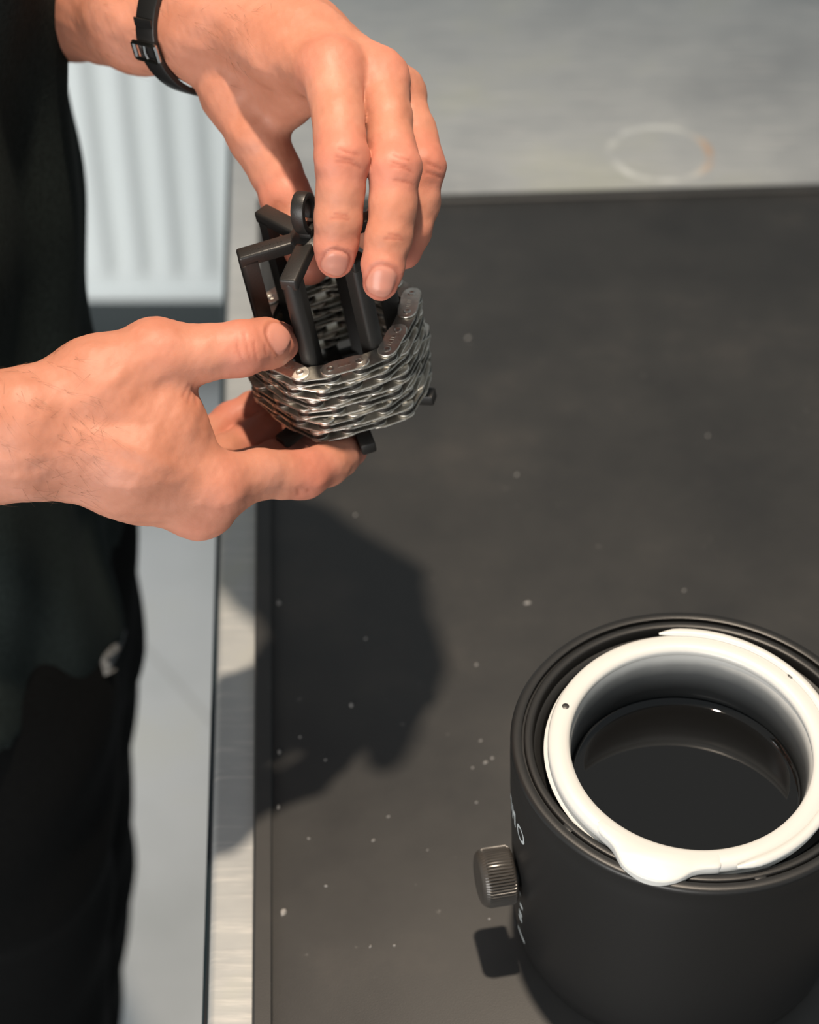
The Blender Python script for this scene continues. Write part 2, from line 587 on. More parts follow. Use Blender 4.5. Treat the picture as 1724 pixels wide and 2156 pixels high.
# small moulded lugs in the rim groove
for ax, ay in ((1178, 1757), (1602, 1853)):
    p = unz(ax, ay, PH - 1.2)
    a = math.atan2(p[1] - PC[1], p[0] - PC[0])
    bm = bmesh.new()
    add_box(bm, ((PR - 5.4) * math.cos(a), (PR - 5.4) * math.sin(a), PH - 1.3), (2.6, 5.0, 1.8), 0.6, mtx=Matrix.Rotation(a, 4, 'Z'))
    from_bm('rim_lug', bm, M['pot'], heater)
# knob
KA = math.radians(191)
KZ = 47.0
kr = 12.6
bm = bmesh.new()
nseg = 168
prof = [(0, 17.4), (kr - 3.4, 17.4), (kr - 1.8, 16.9), (kr - 0.7, 15.9), (kr - 0.2, 14.6), (kr, 13.6), (kr, 4.0), (kr - 0.1, 3.0), (kr - 0.8, 2.3), (0, 2.3)]
rings = add_lathe(bm, prof, nseg)
for ri in (4, 5, 6):
    for k, v in enumerate(rings[ri]):
        f = 1.0 + (-0.055 if k % 3 == 0 else 0.02) * (1 if ri != 4 else 0.3)
        v.co.x *= f
        v.co.y *= f
axis = Vector((math.cos(KA), math.sin(KA), 0))
rq = axis.to_track_quat('Z', 'Y').to_matrix().to_4x4()
bmesh.ops.transform(bm, matrix=rq, verts=bm.verts)
bmesh.ops.translate(bm, vec=axis * (rbody(KZ) - 0.5) + Vector((0, 0, KZ)), verts=bm.verts)
kn = from_bm('knob', bm, M['knob'], heater, angle=28)
bm = bmesh.new()
add_lathe(bm, [(0, 0), (6, 0), (6, 6), (0, 6)], 32)
bmesh.ops.transform(bm, matrix=rq, verts=bm.verts)
bmesh.ops.translate(bm, vec=axis * (rbody(KZ) - 2.5) + Vector((0, 0, KZ)), verts=bm.verts)
from_bm('spindle', bm, M['pot'], kn)

def on_body(px, py):                                   # point of the tapered wall seen at a pixel
    prev = None
    for k in range(481):                               # walk down the line of sight to the first crossing
        z = PH * (1 - k / 480)
        p = unz(px, py, z)
        e = math.hypot(p[0] - PC[0], p[1] - PC[1]) - rbody(z)
        if prev is not None and prev > 0 >= e:
            return math.atan2(p[1] - PC[1], p[0] - PC[0]), z
        prev = e
        if k == 0 or abs(e) < best[0]:
            best = (abs(e), math.atan2(p[1] - PC[1], p[0] - PC[0]), z)
    return best[1], best[2]

def print_patch(bm, a, z, wa, hz):                     # thin raised print on the wall: wa mm around, hz mm high
    r = rbody(z) + 0.08
    da = wa / r / 2
    vs = [bm.verts.new(((rbody(zz) + 0.1) * math.cos(aa), (rbody(zz) + 0.1) * math.sin(aa), zz)) for aa, zz in
          ((a - da, z - hz / 2), (a, z - hz / 2), (a + da, z - hz / 2), (a + da, z + hz / 2), (a, z + hz / 2), (a - da, z + hz / 2))]
    bm.faces.new((vs[0], vs[1], vs[4], vs[5]))
    bm.faces.new((vs[1], vs[2], vs[3], vs[4]))

# scale marks round the knob
for px, py, wa, hz in ((1096, 1923, 4.0, 2.4), (1085, 1933 + 4, 4.2, 2.4), (1096, 1933, 4.2, 2.4), (1094, 1878, 3.2, 2.4), (1098, 1908, 3.4, 2.2), (1097, 1967, 9.5, 1.9), (1087, 1838, 2.5, 2.0)):
    a, z = on_body(px, py)
    bm = bmesh.new()
    print_patch(bm, a, z, wa, hz)
    from_bm('scale_mark', bm, M['print'], heater)
for k in range(6):
    a, z = on_body(1084 + 1.2 * k, 1806 + 5.5 * k)
    bm = bmesh.new()
    print_patch(bm, a, z, 3.4, 0.45)
    from_bm('scale_tick', bm, M['print'], heater)
# lettering that runs out of sight round the wall: only its closing O can be read
aO, zO = on_body(1096, 1756)
bm = bmesh.new()
ro, ri_ = 4.6, 3.1
for k in range(28):
    q0, q1 = 2 * math.pi * k / 28, 2 * math.pi * (k + 1) / 28
    def pt(r_, q):
        z = zO + r_ * 0.95 * math.sin(q)
        rr = rbody(z) + 0.1
        a = aO + r_ * math.cos(q) / rr
        return bm.verts.new((rr * math.cos(a), rr * math.sin(a), z))
    bm.faces.new((pt(ri_, q0), pt(ro, q0), pt(ro, q1), pt(ri_, q1)))
bmesh.ops.remove_doubles(bm, verts=bm.verts, dist=0.01)
from_bm('letter', bm, M['print'], heater)
pen = -8.2
for strokes in ([(0, 9, 2.0), (2.2, 3, 2.2), (4.2, 9, 2.0)], [(0, 9, 2.2), (2.4, 2, 3)], [(0, 9, 2.0), (3, 9, 1.8)], [(0, 9, 2.0), (2.6, 4, 3.0)], [(0, 9, 2.4), (3.4, 9, 2.0)]):
    bm = bmesh.new()
    for off, hh, ww in strokes:
        print_patch(bm, aO + (pen - off) / rbody(zO) * -1 * -1, zO + (0 if hh > 5 else 1.5), ww, hh)
    from_bm('letter', bm, M['print'], heater)
    pen -= 8.6

# white removable insert, tilted where it sits on the rim
TILT = math.radians(5.5)
rc = unz(1455, 1571, PH + 7.5)
insert = empty('inner_pot', W((rc[0], rc[1], PH + 7.5)), 'white plastic melting pot insert seated in the black heater', 'pot')
insert.rotation_euler = (TILT, 0, 0)
RI, RO = 247.0 / 5.02, 292.0 / 5.02
bm = bmesh.new()
prof = [(RI + 0.2, -3.0), (RI - 0.1, -1.2), (RI + 0.5, 0.2), (RI + 2.0, 0.9), (RO - 2.2, 0.9), (RO - 0.7, 0.2), (RO, -1.4), (RO - 0.3, -3.4), (RO - 1.4, -4.4), (RI + 2.6, -4.4), (RI + 1.8, -4.0)]
add_lathe(bm, prof, 128, closed=True)
from_bm('flange', bm, M['white'], insert, angle=60)
bm = bmesh.new()
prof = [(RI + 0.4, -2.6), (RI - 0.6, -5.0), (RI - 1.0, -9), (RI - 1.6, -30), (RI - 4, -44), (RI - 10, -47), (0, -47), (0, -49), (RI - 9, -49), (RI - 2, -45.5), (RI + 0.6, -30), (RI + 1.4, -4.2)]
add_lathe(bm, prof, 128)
from_bm('bowl', bm, M['graded'], insert, angle=60)
# lower lip ring seen under the flange
bm = bmesh.new()
add_lathe(bm, [(RO - 1.2, -6.6), (RO + 0.8, -6.2), (RO + 1.4, -5.4), (RO + 0.8, -4.8), (RO - 1.2, -4.6)], 128, closed=True)
from_bm('lower_lip', bm, M['white'], insert, angle=60)
# raised outer bead round the far and right side
def arc(r0, a0, a1, z, n):
    return [(r0 * math.cos(math.radians(a0 + (a1 - a0) * k / n)), r0 * math.sin(math.radians(a0 + (a1 - a0) * k / n)), z) for k in range(n + 1)]
bm = bmesh.new()
pth = arc(RO + 0.6, 98, -78, 0.4, 60)
sc = [min(1.0, 0.25 + k / 3, 0.35 + (60 - k) / 4) for k in range(61)]
add_sweep(bm, pth, [(2.2 * math.cos(t * math.pi / 5), 1.5 * math.sin(t * math.pi / 5)) for t in range(10)], scale=sc)
from_bm('rim_bead', bm, M['white'], insert, angle=70)
# thumb tab at the front: rounded lobe, then a notch
bm = bmesh.new()
lobe = []
for ang, r in ((222, RO - 3), (224, RO - 1.0), (227, RO - 0.2), (230.5, RO + 0.2), (233.5, RO + 1.0), (235.5, RO + 2.4), (237.5, RO + 4.2), (240.5, RO + 7.0), (245, RO + 8.6), (250, RO + 9.2), (255, RO + 8.8), (259, RO + 7.0), (262, RO + 4.6), (264.5, RO + 2.2), (267, RO + 1.0), (270, RO + 0.4), (273, RO + 0.3), (276, RO + 0.1), (277, RO - 3)):
    a = math.radians(ang)
    lobe.append((r * math.cos(a), r * math.sin(a)))
for _ in range(2):                                     # round the outline off
    nl = [lobe[0]]
    for (x0, y0), (x1, y1) in zip(lobe[:-1], lobe[1:]):
        nl += [(0.75 * x0 + 0.25 * x1, 0.75 * y0 + 0.25 * y1), (0.25 * x0 + 0.75 * x1, 0.25 * y0 + 0.75 * y1)]
    lobe = nl + [lobe[-1]]
inner = [((RI + 2.5) * math.cos(math.radians(q)), (RI + 2.5) * math.sin(math.radians(q))) for q in np.linspace(277, 222, 24)]
top = [bm.verts.new((x, y, 0.95)) for x, y in lobe + inner]
bot = [bm.verts.new((x, y, -3.6)) for x, y in lobe + inner]
nn = len(top)
ft = bm.faces.new(top)
bm.faces.new(list(reversed(bot)))
for k in range(nn):
    bm.faces.new((top[k], bot[k], bot[(k + 1) % nn], top[(k + 1) % nn]))
bmesh.ops.recalc_face_normals(bm, faces=bm.faces)
bmesh.ops.bevel(bm, geom=[e for e in ft.edges], offset=1.0, segments=3, profile=0.5, affect='EDGES')
from_bm('tab', bm, M['white'], insert, angle=60)
# small dimples on the flange
for px, py in ((1190, 1492), (1663, 1432)):
    p = unz(px, py, PH + 8.5)
    bm = bmesh.new()
    add_lathe(bm, [(0, 0.16), (1.0, 0.14), (1.5, 0.0), (0, -0.4)], 16)
    o = from_bm('vent_dimple', bm, M['pot'], insert)
    v = Matrix.Rotation(-TILT, 4, 'X') @ Vector(((p[0] - rc[0]), (p[1] - rc[1]), 0))
    o.location = (v.x * S, v.y * S, 0.95 * S)
# molten wax, level
bm = bmesh.new()
wz = PH - 19.0
wr = RI - 1.3
add_lathe(bm, [(0, 0), (wr - 6, 0), (wr - 2.5, 0.25), (wr - 0.9, 0.9), (wr, 2.2), (wr, -20), (0, -24)], 128)
wax = from_bm('molten_wax', bm, M['wax'], None, angle=60)
wax.location = W((rc[0], rc[1] + 1.0, wz))
tag(wax, 'glossy black molten wax filling the white insert', 'wax')

# ------------------------------------------------------------------ chain holder (hexagonal cage)
HT = np.array([-41.2408, 684.2310, 203.108 + CZ - 665.0])
HR = Matrix(((0.9792364, -0.13083512, -0.15484909), (0.12372188, 0.99080499, -0.05475737), (0.16058944, 0.03446219, 0.98641948)))
PHI = -1.96462846
RS = 29.63
holder = empty('chain_holder', W(HT), 'black plastic six-legged cage holder gripped between both hands', 'holder')
holder.rotation_euler = HR.to_euler()
def hol(local):                                        # holder coordinates (mm) -> scene mm
    v = HR @ Vector(local)
    return HT + np.array(v)
bm = bmesh.new()
add_lathe(bm, [(0, -4.6), (7.5, -4.6), (8.6, -4.0), (9.0, -2.4), (8.8, -0.6), (7.8, 0.2), (0, 0.4)], 36)
from_bm('hub', bm, M['holder'], holder)
LEGW, LEGD = 7.6, 6.2
ZBOT = -87.0
for k in range(6):
    a = PHI + k * math.pi / 3
    R = Matrix.Rotation(a, 4, 'Z')
    bm = bmesh.new()
    add_box(bm, (0, 0, 0), (RS - 3, LEGW, 5.6), 1.1, 3)
    bmesh.ops.translate(bm, vec=((RS - 3) / 2 + 4.2, 0, -2.6), verts=bm.verts)
    bmesh.ops.transform(bm, matrix=R, verts=bm.verts)
    arm = from_bm('arm', bm, M['holder'], holder)
    # leg: outer face rounded, chamfered shoulder at the top
    pr = []
    for q in range(9):
        t = math.radians(-90 + 180 * q / 8)
        pr.append((RS - 1.2 + 2.6 * math.cos(t), LEGW / 2 * math.sin(t)))
    pr += [(RS - LEGD, LEGW / 2), (RS - LEGD, -LEGW / 2)]
    bm = bmesh.new()
    zt = [(-0.2, 0.80), (-1.6, 0.95), (-3.4, 1.0), (ZBOT, 1.0)]
    rings = []
    for z, f in zt:
        rings.append([bm.verts.new((RS - LEGD + (x - RS + LEGD) * f, y * f if f < 1 else y, z)) for x, y in pr])
    m_ = len(pr)
    for A_, B_ in zip(rings[:-1], rings[1:]):
        for q in range(m_):
            bm.faces.new((A_[q], A_[(q + 1) % m_], B_[(q + 1) % m_], B_[q]))
    bm.faces.new(rings[0])
    bm.faces.new(list(reversed(rings[-1])))
    bmesh.ops.transform(bm, matrix=R, verts=bm.verts)
    from_bm('leg', bm, M['holder'], holder, angle=38)
    # foot peg on the base between the legs
    a2 = a + math.pi / 6
    bm = bmesh.new()
    add_box(bm, (0, 0, 0), (22, 6.6, 5.6), 1.0, 2)
    bmesh.ops.translate(bm, vec=(29.5, 0, ZBOT - 1.0), verts=bm.verts)
    bmesh.ops.transform(bm, matrix=Matrix.Rotation(a2, 4, 'Z'), verts=bm.verts)
    from_bm('foot_peg', bm, M['holder'], holder)
bm = bmesh.new()
ring = [(27.5 * math.cos(PHI + t * math.pi / 3), 27.5 * math.sin(PHI + t * math.pi / 3), ZBOT - 0.4) for t in range(6)]
add_sweep(bm, ring, rrect(7.0, 4.0, 0.8, 2), closed=True)
from_bm('base_ring', bm, M['holder'], holder)
# hook loop standing on the hub
bm = bmesh.new()
ha = math.radians(62)
hx = Vector((math.cos(ha), math.sin(ha), 0))
pth = []
for k in range(33):
    t = math.radians(-62 + (360 - 74) * k / 32)
    r = 7.2
    pth.append(Vector((0, 0, 10.2)) + hx * (-r * 0.82 * math.cos(t)) + Vector((0, 0, r * 1.12 * math.sin(t))))
ups = [(p - Vector((0, 0, 10.2))).normalized() for p in pth]
add_sweep(bm, pth, rrect(5.6, 2.8, 0.6, 2), up=ups)
add_box(bm, (0, 0, 1.6), (8, 5.6, 3.4), 0.8, mtx=Matrix.Rotation(ha, 4, 'Z'))
from_bm('hook_loop', bm, M['holder'], holder)
# moulded lettering on one arm, too small to read: low raised strokes
aA = PHI + 5 * math.pi / 3
for k in range(8):
    bm = bmesh.new()
    add_box(bm, (12 + k * 1.6, random.uniform(-0.3, 0.3), 0.24), (0.5 + random.random() * 0.5, 1.6, 0.18))
    bmesh.ops.transform(bm, matrix=Matrix.Rotation(aA, 4, 'Z'), verts=bm.verts)
    from_bm('raised_mark', bm, M['holder'], holder, smooth=False)

# ------------------------------------------------------------------ bicycle chain wound round the cage
chain = empty('bicycle_chain', W(HT), 'steel bicycle chain coiled in stacked layers round the black cage', 'chain')
chain.rotation_euler = HR.to_euler()
PITCHC = 12.7
def plate_outline(rad, waist, n=8):
    pts = []
    for k in range(n + 1):
        t = math.radians(-115 + 230 * k / n)
        pts.append((PITCHC / 2 + rad * math.cos(t), rad * math.sin(t)))
    pts.append((0, waist))
    for k in range(n + 1):
        t = math.radians(65 + 230 * k / n)
        pts.append((-PITCHC / 2 + rad * math.cos(t), rad * math.sin(t)))
    pts.append((0, -waist))
    return pts
def plates(name, rad, waist, zc, th, mat):
    bm = bmesh.new()
    for s_ in (-1, 1):
        add_prism(bm, plate_outline(rad, waist), s_ * zc - th / 2, s_ * zc + th / 2, 0.44, 4)
    o = from_bm(name, bm, mat, None, angle=50)
    return o
outer0 = plates('outer_link', 4.2, 4.05, 2.42, 0.95, M['plate'])
inner0 = plates('inner_link', 4.1, 3.95, 1.42, 0.95, M['chain'])
bm = bmesh.new()
add_lathe(bm, [(0, -3.12), (1.3, -3.12), (1.7, -2.95), (1.75, -2.6), (1.75, 2.6), (1.7, 2.95), (1.3, 3.12), (1.05, 3.02), (0, 2.98)], 16)
pin0 = from_bm('pin', bm, M['pin'], None)
bm = bmesh.new()
add_lathe(bm, [(1.8, -0.92), (3.6, -0.92), (3.8, -0.75), (3.8, 0.75), (3.6, 0.92), (1.8, 0.92)], 18, closed=True)
roller0 = from_bm('roller', bm, M['roller'], None)
# maker's stamps on the outer plates: low blocks
bm = bmesh.new()
for x_, w_ in ((-2.6, 0.9), (-1.2, 1.2), (0.3, 0.5), (1.9, 1.1)):
    add_box(bm, (x_, 0.2, 2.93), (w_, 1.5, 0.1))
stamp0 = from_bm('stamp', bm, M['pin'], None, smooth=False)

RC = 37.3
def path_r(th):
    t = (th - PHI) % (math.pi / 3) - math.pi / 6
    hexr = RC * 1.035 * math.cos(math.pi / 6) / math.cos(t)
    rr = RC * 0.985
    k_ = 2.2
    h_ = max(0.0, min(1.0, 0.5 + 0.5 * (rr - hexr) / k_))
    return rr + (hexr - rr) * h_ - k_ * h_ * (1 - h_)
ZTOP = -46.0
LAYER = 6.12
th0 = PHI - math.radians(64)
def cpos(th, wob=0.0):
    tt = th - th0
    z = ZTOP - LAYER * tt / (2 * math.pi)
    r = path_r(th) + 0.9 * math.sin(tt * 1.7 + 0.6) + 0.5 * math.sin(tt * 4.3)
    return Vector((r * math.cos(th), r * math.sin(th), z + 0.25 * math.sin(tt * 3.1)))
th = th0
pts_c = [cpos(th)]
while True:
    lo, hi = th + 0.05, th + 0.7
    for _ in range(40):
        mid = (lo + hi) / 2
        if (cpos(mid) - pts_c[-1]).length < PITCHC:
            lo = mid
        else:
            hi = mid
    th = lo
    pts_c.append(cpos(th))
    if ZTOP - LAYER * (th - th0) / (2 * math.pi) < ZBOT + 5.4:
        break
first = {}
for i in range(len(pts_c) - 1):
    a, b = pts_c[i], pts_c[i + 1]
    x = (b - a).normalized()
    z = Vector((0, 0, 1))
    y = z.cross(x).normalized()
    z = x.cross(y)
    mtx = Matrix(((x.x, y.x, z.x, 0), (x.y, y.y, z.y, 0), (x.z, y.z, z.z, 0), (0, 0, 0, 1)))
    mtx.translation = (a + b) / 2 * S
    src = outer0 if i % 2 == 0 else inner0
    if src.name not in first:
        first[src.name] = True
        o = src
    else:
        o = src.copy()
        COL.objects.link(o)
    o.parent = chain
    o.matrix_local = mtx
    for s_ in (-1, 1):
        src2 = pin0 if i % 2 == 0 else roller0
        if src2.name not in first:
            first[src2.name] = True
            c = src2
        else:
            c = src2.copy()
            COL.objects.link(c)
        c.parent = o
        c.location = (s_ * PITCHC / 2 * S, 0, 0)
    if i % 2 == 0 and i < 20:
        if 'stamp' not in first:
            first['stamp'] = True
            c = stamp0
        else:
            c = stamp0.copy()
            COL.objects.link(c)
        c.parent = o

# ------------------------------------------------------------------ the person
# signed-distance modelling: limbs are chains of tapering capsules melted together, then meshed
BIG = 60.0
class Field:
    def __init__(self, xs, ys, zs):
        self.ax = [np.asarray(a, np.float32) for a in (xs, ys, zs)]
        self.F = np.full([len(a) for a in self.ax], BIG, np.float32)
    def box(self, lo, hi):
        s = []
        for a, l, h in zip(self.ax, lo, hi):
            i0 = max(int(np.searchsorted(a, l)) - 1, 0)
            i1 = min(int(np.searchsorted(a, h)) + 1, len(a))
            if i1 - i0 < 1:
                return None
            s.append(slice(i0, i1))
        return tuple(s)
    def coords(self, s):
        return (self.ax[0][s[0]][:, None, None], self.ax[1][s[1]][None, :, None], self.ax[2][s[2]][None, None, :])

def seg_d(X, Y, Z, a, b, ra, rb):
    ba = b - a
    l2 = float(np.dot(ba, ba)) + 1e-9
    h = np.clip(((X - a[0]) * ba[0] + (Y - a[1]) * ba[1] + (Z - a[2]) * ba[2]) / l2, 0, 1).astype(np.float32)
    d = np.sqrt((X - a[0] - ba[0] * h) ** 2 + (Y - a[1] - ba[1] * h) ** 2 + (Z - a[2] - ba[2] * h) ** 2)
    return d - (ra + (rb - ra) * h)

def smin(a, b, k):
    h = np.clip(0.5 + 0.5 * (b - a) / k, 0, 1)
    return b + (a - b) * h - k * h * (1 - h)

def segs(chainpts):
    out = []
    for p, q in zip(chainpts[:-1], chainpts[1:]):
        out.append((np.array(p[:3], float), np.array(q[:3], float), p[3], q[3]))
    return out

def px(*pts_):                                          # (pixel x, pixel y, depth, radius) -> scene mm
    return [(*unp(a, b, c), r) for a, b, c, r in pts_]

def eval_points(P, palm, fingers, kp, kf):
    X, Y, Z = P[:, 0], P[:, 1], P[:, 2]
    pd = np.full(len(P), BIG)
    for a, b, ra, rb in palm:
        pd = smin(seg_d(X, Y, Z, a, b, ra, rb), pd, kp)
    D = pd.copy()
    for f in fingers:
        fd = np.full(len(P), BIG)
        for a, b, ra, rb in f:
            fd = smin(seg_d(X, Y, Z, a, b, ra, rb), fd, 2.5)
        D = np.minimum(D, smin(fd, pd, kf))
    return D

def melt(field, palm, fingers, kp, kf):
    G = np.full(field.F.shape, BIG, np.float32)
    for a, b, ra, rb in palm:
        m_ = max(ra, rb) + 22
        s = field.box(np.minimum(a, b) - m_, np.maximum(a, b) + m_)
        if s is None:
            continue
        G[s] = smin(seg_d(*field.coords(s), a, b, ra, rb), G[s], kp)
    np.minimum(field.F, G, out=field.F)
    for f in fingers:
        lo = np.min([np.minimum(a, b) for a, b, _, _ in f], axis=0) - 30
        hi = np.max([np.maximum(a, b) for a, b, _, _ in f], axis=0) + 30
        s = field.box(lo, hi)
        X, Y, Z = field.coords(s)
        fd = np.full(field.F[s].shape, BIG, np.float32)
        for a, b, ra, rb in f:
            fd = smin(seg_d(X, Y, Z, a, b, ra, rb), fd, 2.5)
        field.F[s] = np.minimum(field.F[s], smin(fd, G[s], kf))

def surface_nets(ax, F):
    sg = F < 0
    c = np.zeros([n - 1 for n in F.shape], np.int8)
    for i in (0, 1):
        for j in (0, 1):
            for k in (0, 1):
                c += sg[i:F.shape[0] - 1 + i, j:F.shape[1] - 1 + j, k:F.shape[2] - 1 + k]
    act = np.argwhere((c > 0) & (c < 8))
    idx = np.full(c.shape, -1, np.int32)
    idx[act[:, 0], act[:, 1], act[:, 2]] = np.arange(len(act))
    acc = np.zeros((len(act), 3))
    cnt = np.zeros(len(act))
    corners = [(i, j, k) for i in (0, 1) for j in (0, 1) for k in (0, 1)]
    for p in corners:
        for d in range(3):
            if p[d] == 1:
                continue
            q = list(p)
            q[d] = 1
            A_ = act + np.array(p)
            B_ = act + np.array(q)
            fa = F[A_[:, 0], A_[:, 1], A_[:, 2]].astype(float)
            fb = F[B_[:, 0], B_[:, 1], B_[:, 2]].astype(float)
            hit = (fa < 0) != (fb < 0)
            t = np.where(hit, fa / np.where(hit, fa - fb, 1), 0)
            pa = np.stack([ax[e][A_[:, e]] for e in range(3)], 1).astype(float)
            pb = np.stack([ax[e][B_[:, e]] for e in range(3)], 1).astype(float)
            acc += np.where(hit[:, None], pa + (pb - pa) * t[:, None], 0)
            cnt += hit
    V = acc / cnt[:, None]
    quads = []
    for d in range(3):
        u, v = (d + 1) % 3, (d + 2) % 3
        sl0 = [slice(None)] * 3
        sl1 = [slice(None)] * 3
        sl0[d] = slice(0, -1)
        sl1[d] = slice(1, None)
        e = np.argwhere(sg[tuple(sl0)] != sg[tuple(sl1)])
        ok = (e[:, u] > 0) & (e[:, v] > 0) & (e[:, u] < F.shape[u] - 1) & (e[:, v] < F.shape[v] - 1)
        e = e[ok]
        inside = sg[e[:, 0], e[:, 1], e[:, 2]]
        def cell(du, dv):
            g = e.copy()
            g[:, u] -= du
            g[:, v] -= dv
            return idx[g[:, 0], g[:, 1], g[:, 2]]
        q = np.stack([cell(1, 1), cell(0, 1), cell(0, 0), cell(1, 0)], 1)
        q[~inside] = q[~inside][:, ::-1]
        quads.append(q)
    return V, np.concatenate(quads)

def nets_mesh(name, V, Q):
    me = bpy.data.meshes.new(name)
    me.vertices.add(len(V))
    me.vertices.foreach_set('co', np.ascontiguousarray(V * S, np.float32).ravel())
    me.loops.add(Q.size)
    me.loops.foreach_set('vertex_index', Q.astype(np.int32).ravel())
    me.polygons.add(len(Q))
    me.polygons.foreach_set('loop_start', np.arange(0, Q.size, 4, dtype=np.int32))
    me.polygons.foreach_set('loop_total', np.full(len(Q), 4, np.int32))
    me.polygons.foreach_set('use_smooth', np.ones(len(Q), bool))
    me.update(calc_edges=True)
    me.validate()
    return me

# upper (left) hand ------------------------------------------------
L_index = px((698, 150, 803, 12.6), (712, 245, 790, 10.2), (719, 335, 781, 10.7), (716, 405, 783, 9.4), (712, 462, 785, 9.2), (707, 515, 788, 8.5), (705, 547, 790, 7.4))
L_middle = px((797, 165, 813, 12.0), (817, 250, 800, 9.4), (831, 355, 786, 10.2), (827, 430, 786, 9.1), (818, 500, 787, 9.0), (806, 560, 788, 8.2), (801, 595, 789, 7.2))
L_ring = px((835, 195, 832, 11.0), (872, 280, 822, 9.2), (886, 350, 812, 9.9), (880, 425, 812, 8.8), (865, 485, 812, 8.5), (848, 530, 814, 7.4))
L_pinky = px((840, 240, 855, 9.5), (848, 340, 850, 8.6), (826, 425, 848, 7.9), (780, 495, 845, 7.0))
L_thumb = px((505, 195, 860, 16), (543, 285, 854, 13.2), (578, 355, 853, 10.8), (604, 420, 852, 11.0), (632, 495, 847, 10.0), (654, 562, 843, 8.0))
L_palm = segs(px((480, 62, 858, 17), (590, 108, 830, 15), (698, 150, 805, 12.6))) \
    + segs(px((470, 22, 850, 18), (640, 80, 828, 14.5), (795, 165, 814, 12.0))) \
    + segs(px((470, -20, 858, 17), (650, 70, 846, 13.5), (835, 195, 834, 11.0))) \
    + segs(px((470, -50, 872, 16), (650, 90, 868, 12), (840, 240, 857, 9.5))) \
    + segs(px((460, 80, 866, 19), (505, 195, 862, 15.5))) \
    + segs(px((520, 190, 860, 13), (600, 205, 846, 11.0), (640, 200, 832, 9.5))) \
    + segs(px((430, 62, 862, 20.5), (470, 80, 860, 19))) + segs(px((430, -55, 866, 19), (480, -30, 860, 17))) + segs(px((430, 0, 860, 19), (480, 10, 856, 18)))
wristL = px((430, 62, 862, 20.5))[0], px((430, -55, 866, 19))[0]
L_fore = segs([wristL[0], *px((300, 40, 890, 23), (140, -10, 945, 29)), (-250, 1040, 350, 38)]) \
    + segs([wristL[1], *px((300, -70, 892, 22), (140, -90, 945, 28)), (-250, 1040, 350, 38)])
L_upper = segs([(-250, 1040, 350, 38), (-300, 1040, 560, 48)])
# lower (right) hand ------------------------------------------------
R_thumb = px((330, 745, 802, 13.6), (420, 745, 804, 11.3), (510, 733, 808, 11.3), (560, 723, 816, 10.5), (586, 721, 824, 8.8))
R_index = px((450, 1025, 812, 13.0), (545, 998, 825, 10.4), (640, 1000, 838, 10.1), (690, 976, 848, 9.2), (716, 960, 856, 8.6), (738, 946, 866, 7.4))
R_middle = px((420, 1065, 818, 13.0), (500, 1000, 846, 10), (575, 975, 866, 9.5), (640, 950, 880, 8))
R_ring = px((385, 1040, 838, 12), (470, 962, 866, 9.2), (525, 928, 880, 8.8), (585, 893, 885, 8.3), (620, 884, 888, 7.4))
R_pinky = px((370, 1000, 856, 11), (440, 922, 880, 8.4), (485, 885, 890, 8.2), (535, 860, 892, 7.8), (575, 850, 893, 6.8))
R_palm = segs(px((110, 895, 797, 20), (290, 965, 801, 17.5), (450, 1025, 812, 13.0))) \
    + segs(px((110, 860, 800, 18), (200, 810, 800, 18), (330, 745, 802, 13.6))) \
    + segs(px((110, 940, 802, 19), (270, 1000, 810, 17), (420, 1065, 819, 13.0))) \
    + segs(px((110, 930, 815, 19), (250, 990, 826, 16), (385, 1040, 838, 12))) \
    + segs(px((110, 920, 828, 18), (240, 970, 842, 15), (370, 1000, 856, 11))) \
    + segs(px((230, 860, 801, 17), (350, 905, 804, 14))) + segs(px((330, 790, 804, 12.5), (362, 890, 808, 11), (400, 960, 812, 11))) \
    + segs(px((40, 882, 790, 17.5), (110, 880, 798, 18))) + segs(px((40, 958, 794, 16.5), (110, 945, 803, 18)))
wristR = px((40, 882, 790, 17.5))[0], px((40, 958, 794, 16.5))[0]
R_elbow = (-400, 575, 200, 40)
R_fore = segs([wristR[0], *px((-60, 890, 792, 19), (-300, 900, 800, 27)), R_elbow]) + segs([wristR[1], *px((-60, 965, 796, 18), (-300, 960, 802, 26)), R_elbow])
R_upper = segs([R_elbow, (-325, 645, 540, 48)])
trunk = segs([(-297, 850, -120, 85), (-297, 850, 100, 80), (-300, 850, 420, 95), (-305, 850, 560, 70), (-300, 850, 640, 52), (-287, 850, 700, 52)]) \
    + segs([(-300, 790, -120, 82), (-300, 770, 430, 88), (-310, 700, 545, 55), (-325, 645, 540, 50)]) \
    + segs([(-300, 910, -120, 82), (-300, 930, 430, 88), (-310, 1000, 545, 55), (-300, 1040, 560, 50)]) \
    + segs([(-283, 850, 760, 70), (-293, 850, 835, 78)]) + segs([(-240, 850, 735, 38), (-230, 850, 770, 34)]) + segs([(-205, 850, 785, 10), (-217, 850, 815, 8)])

def axis_pts(lo, f0, f1, hi, fine, coarse):
    a = np.arange(f0, f1, fine)
    l = [f0]
    st = fine
    while l[-1] > lo:
        st = min(st * 1.25, coarse)
        l.append(l[-1] - st)
    h = [a[-1]]
    st = fine
    while h[-1] < hi:
        st = min(st * 1.25, coarse)
        h.append(h[-1] + st)
    return np.concatenate([np.array(l[:0:-1]), a, np.array(h[1:])])

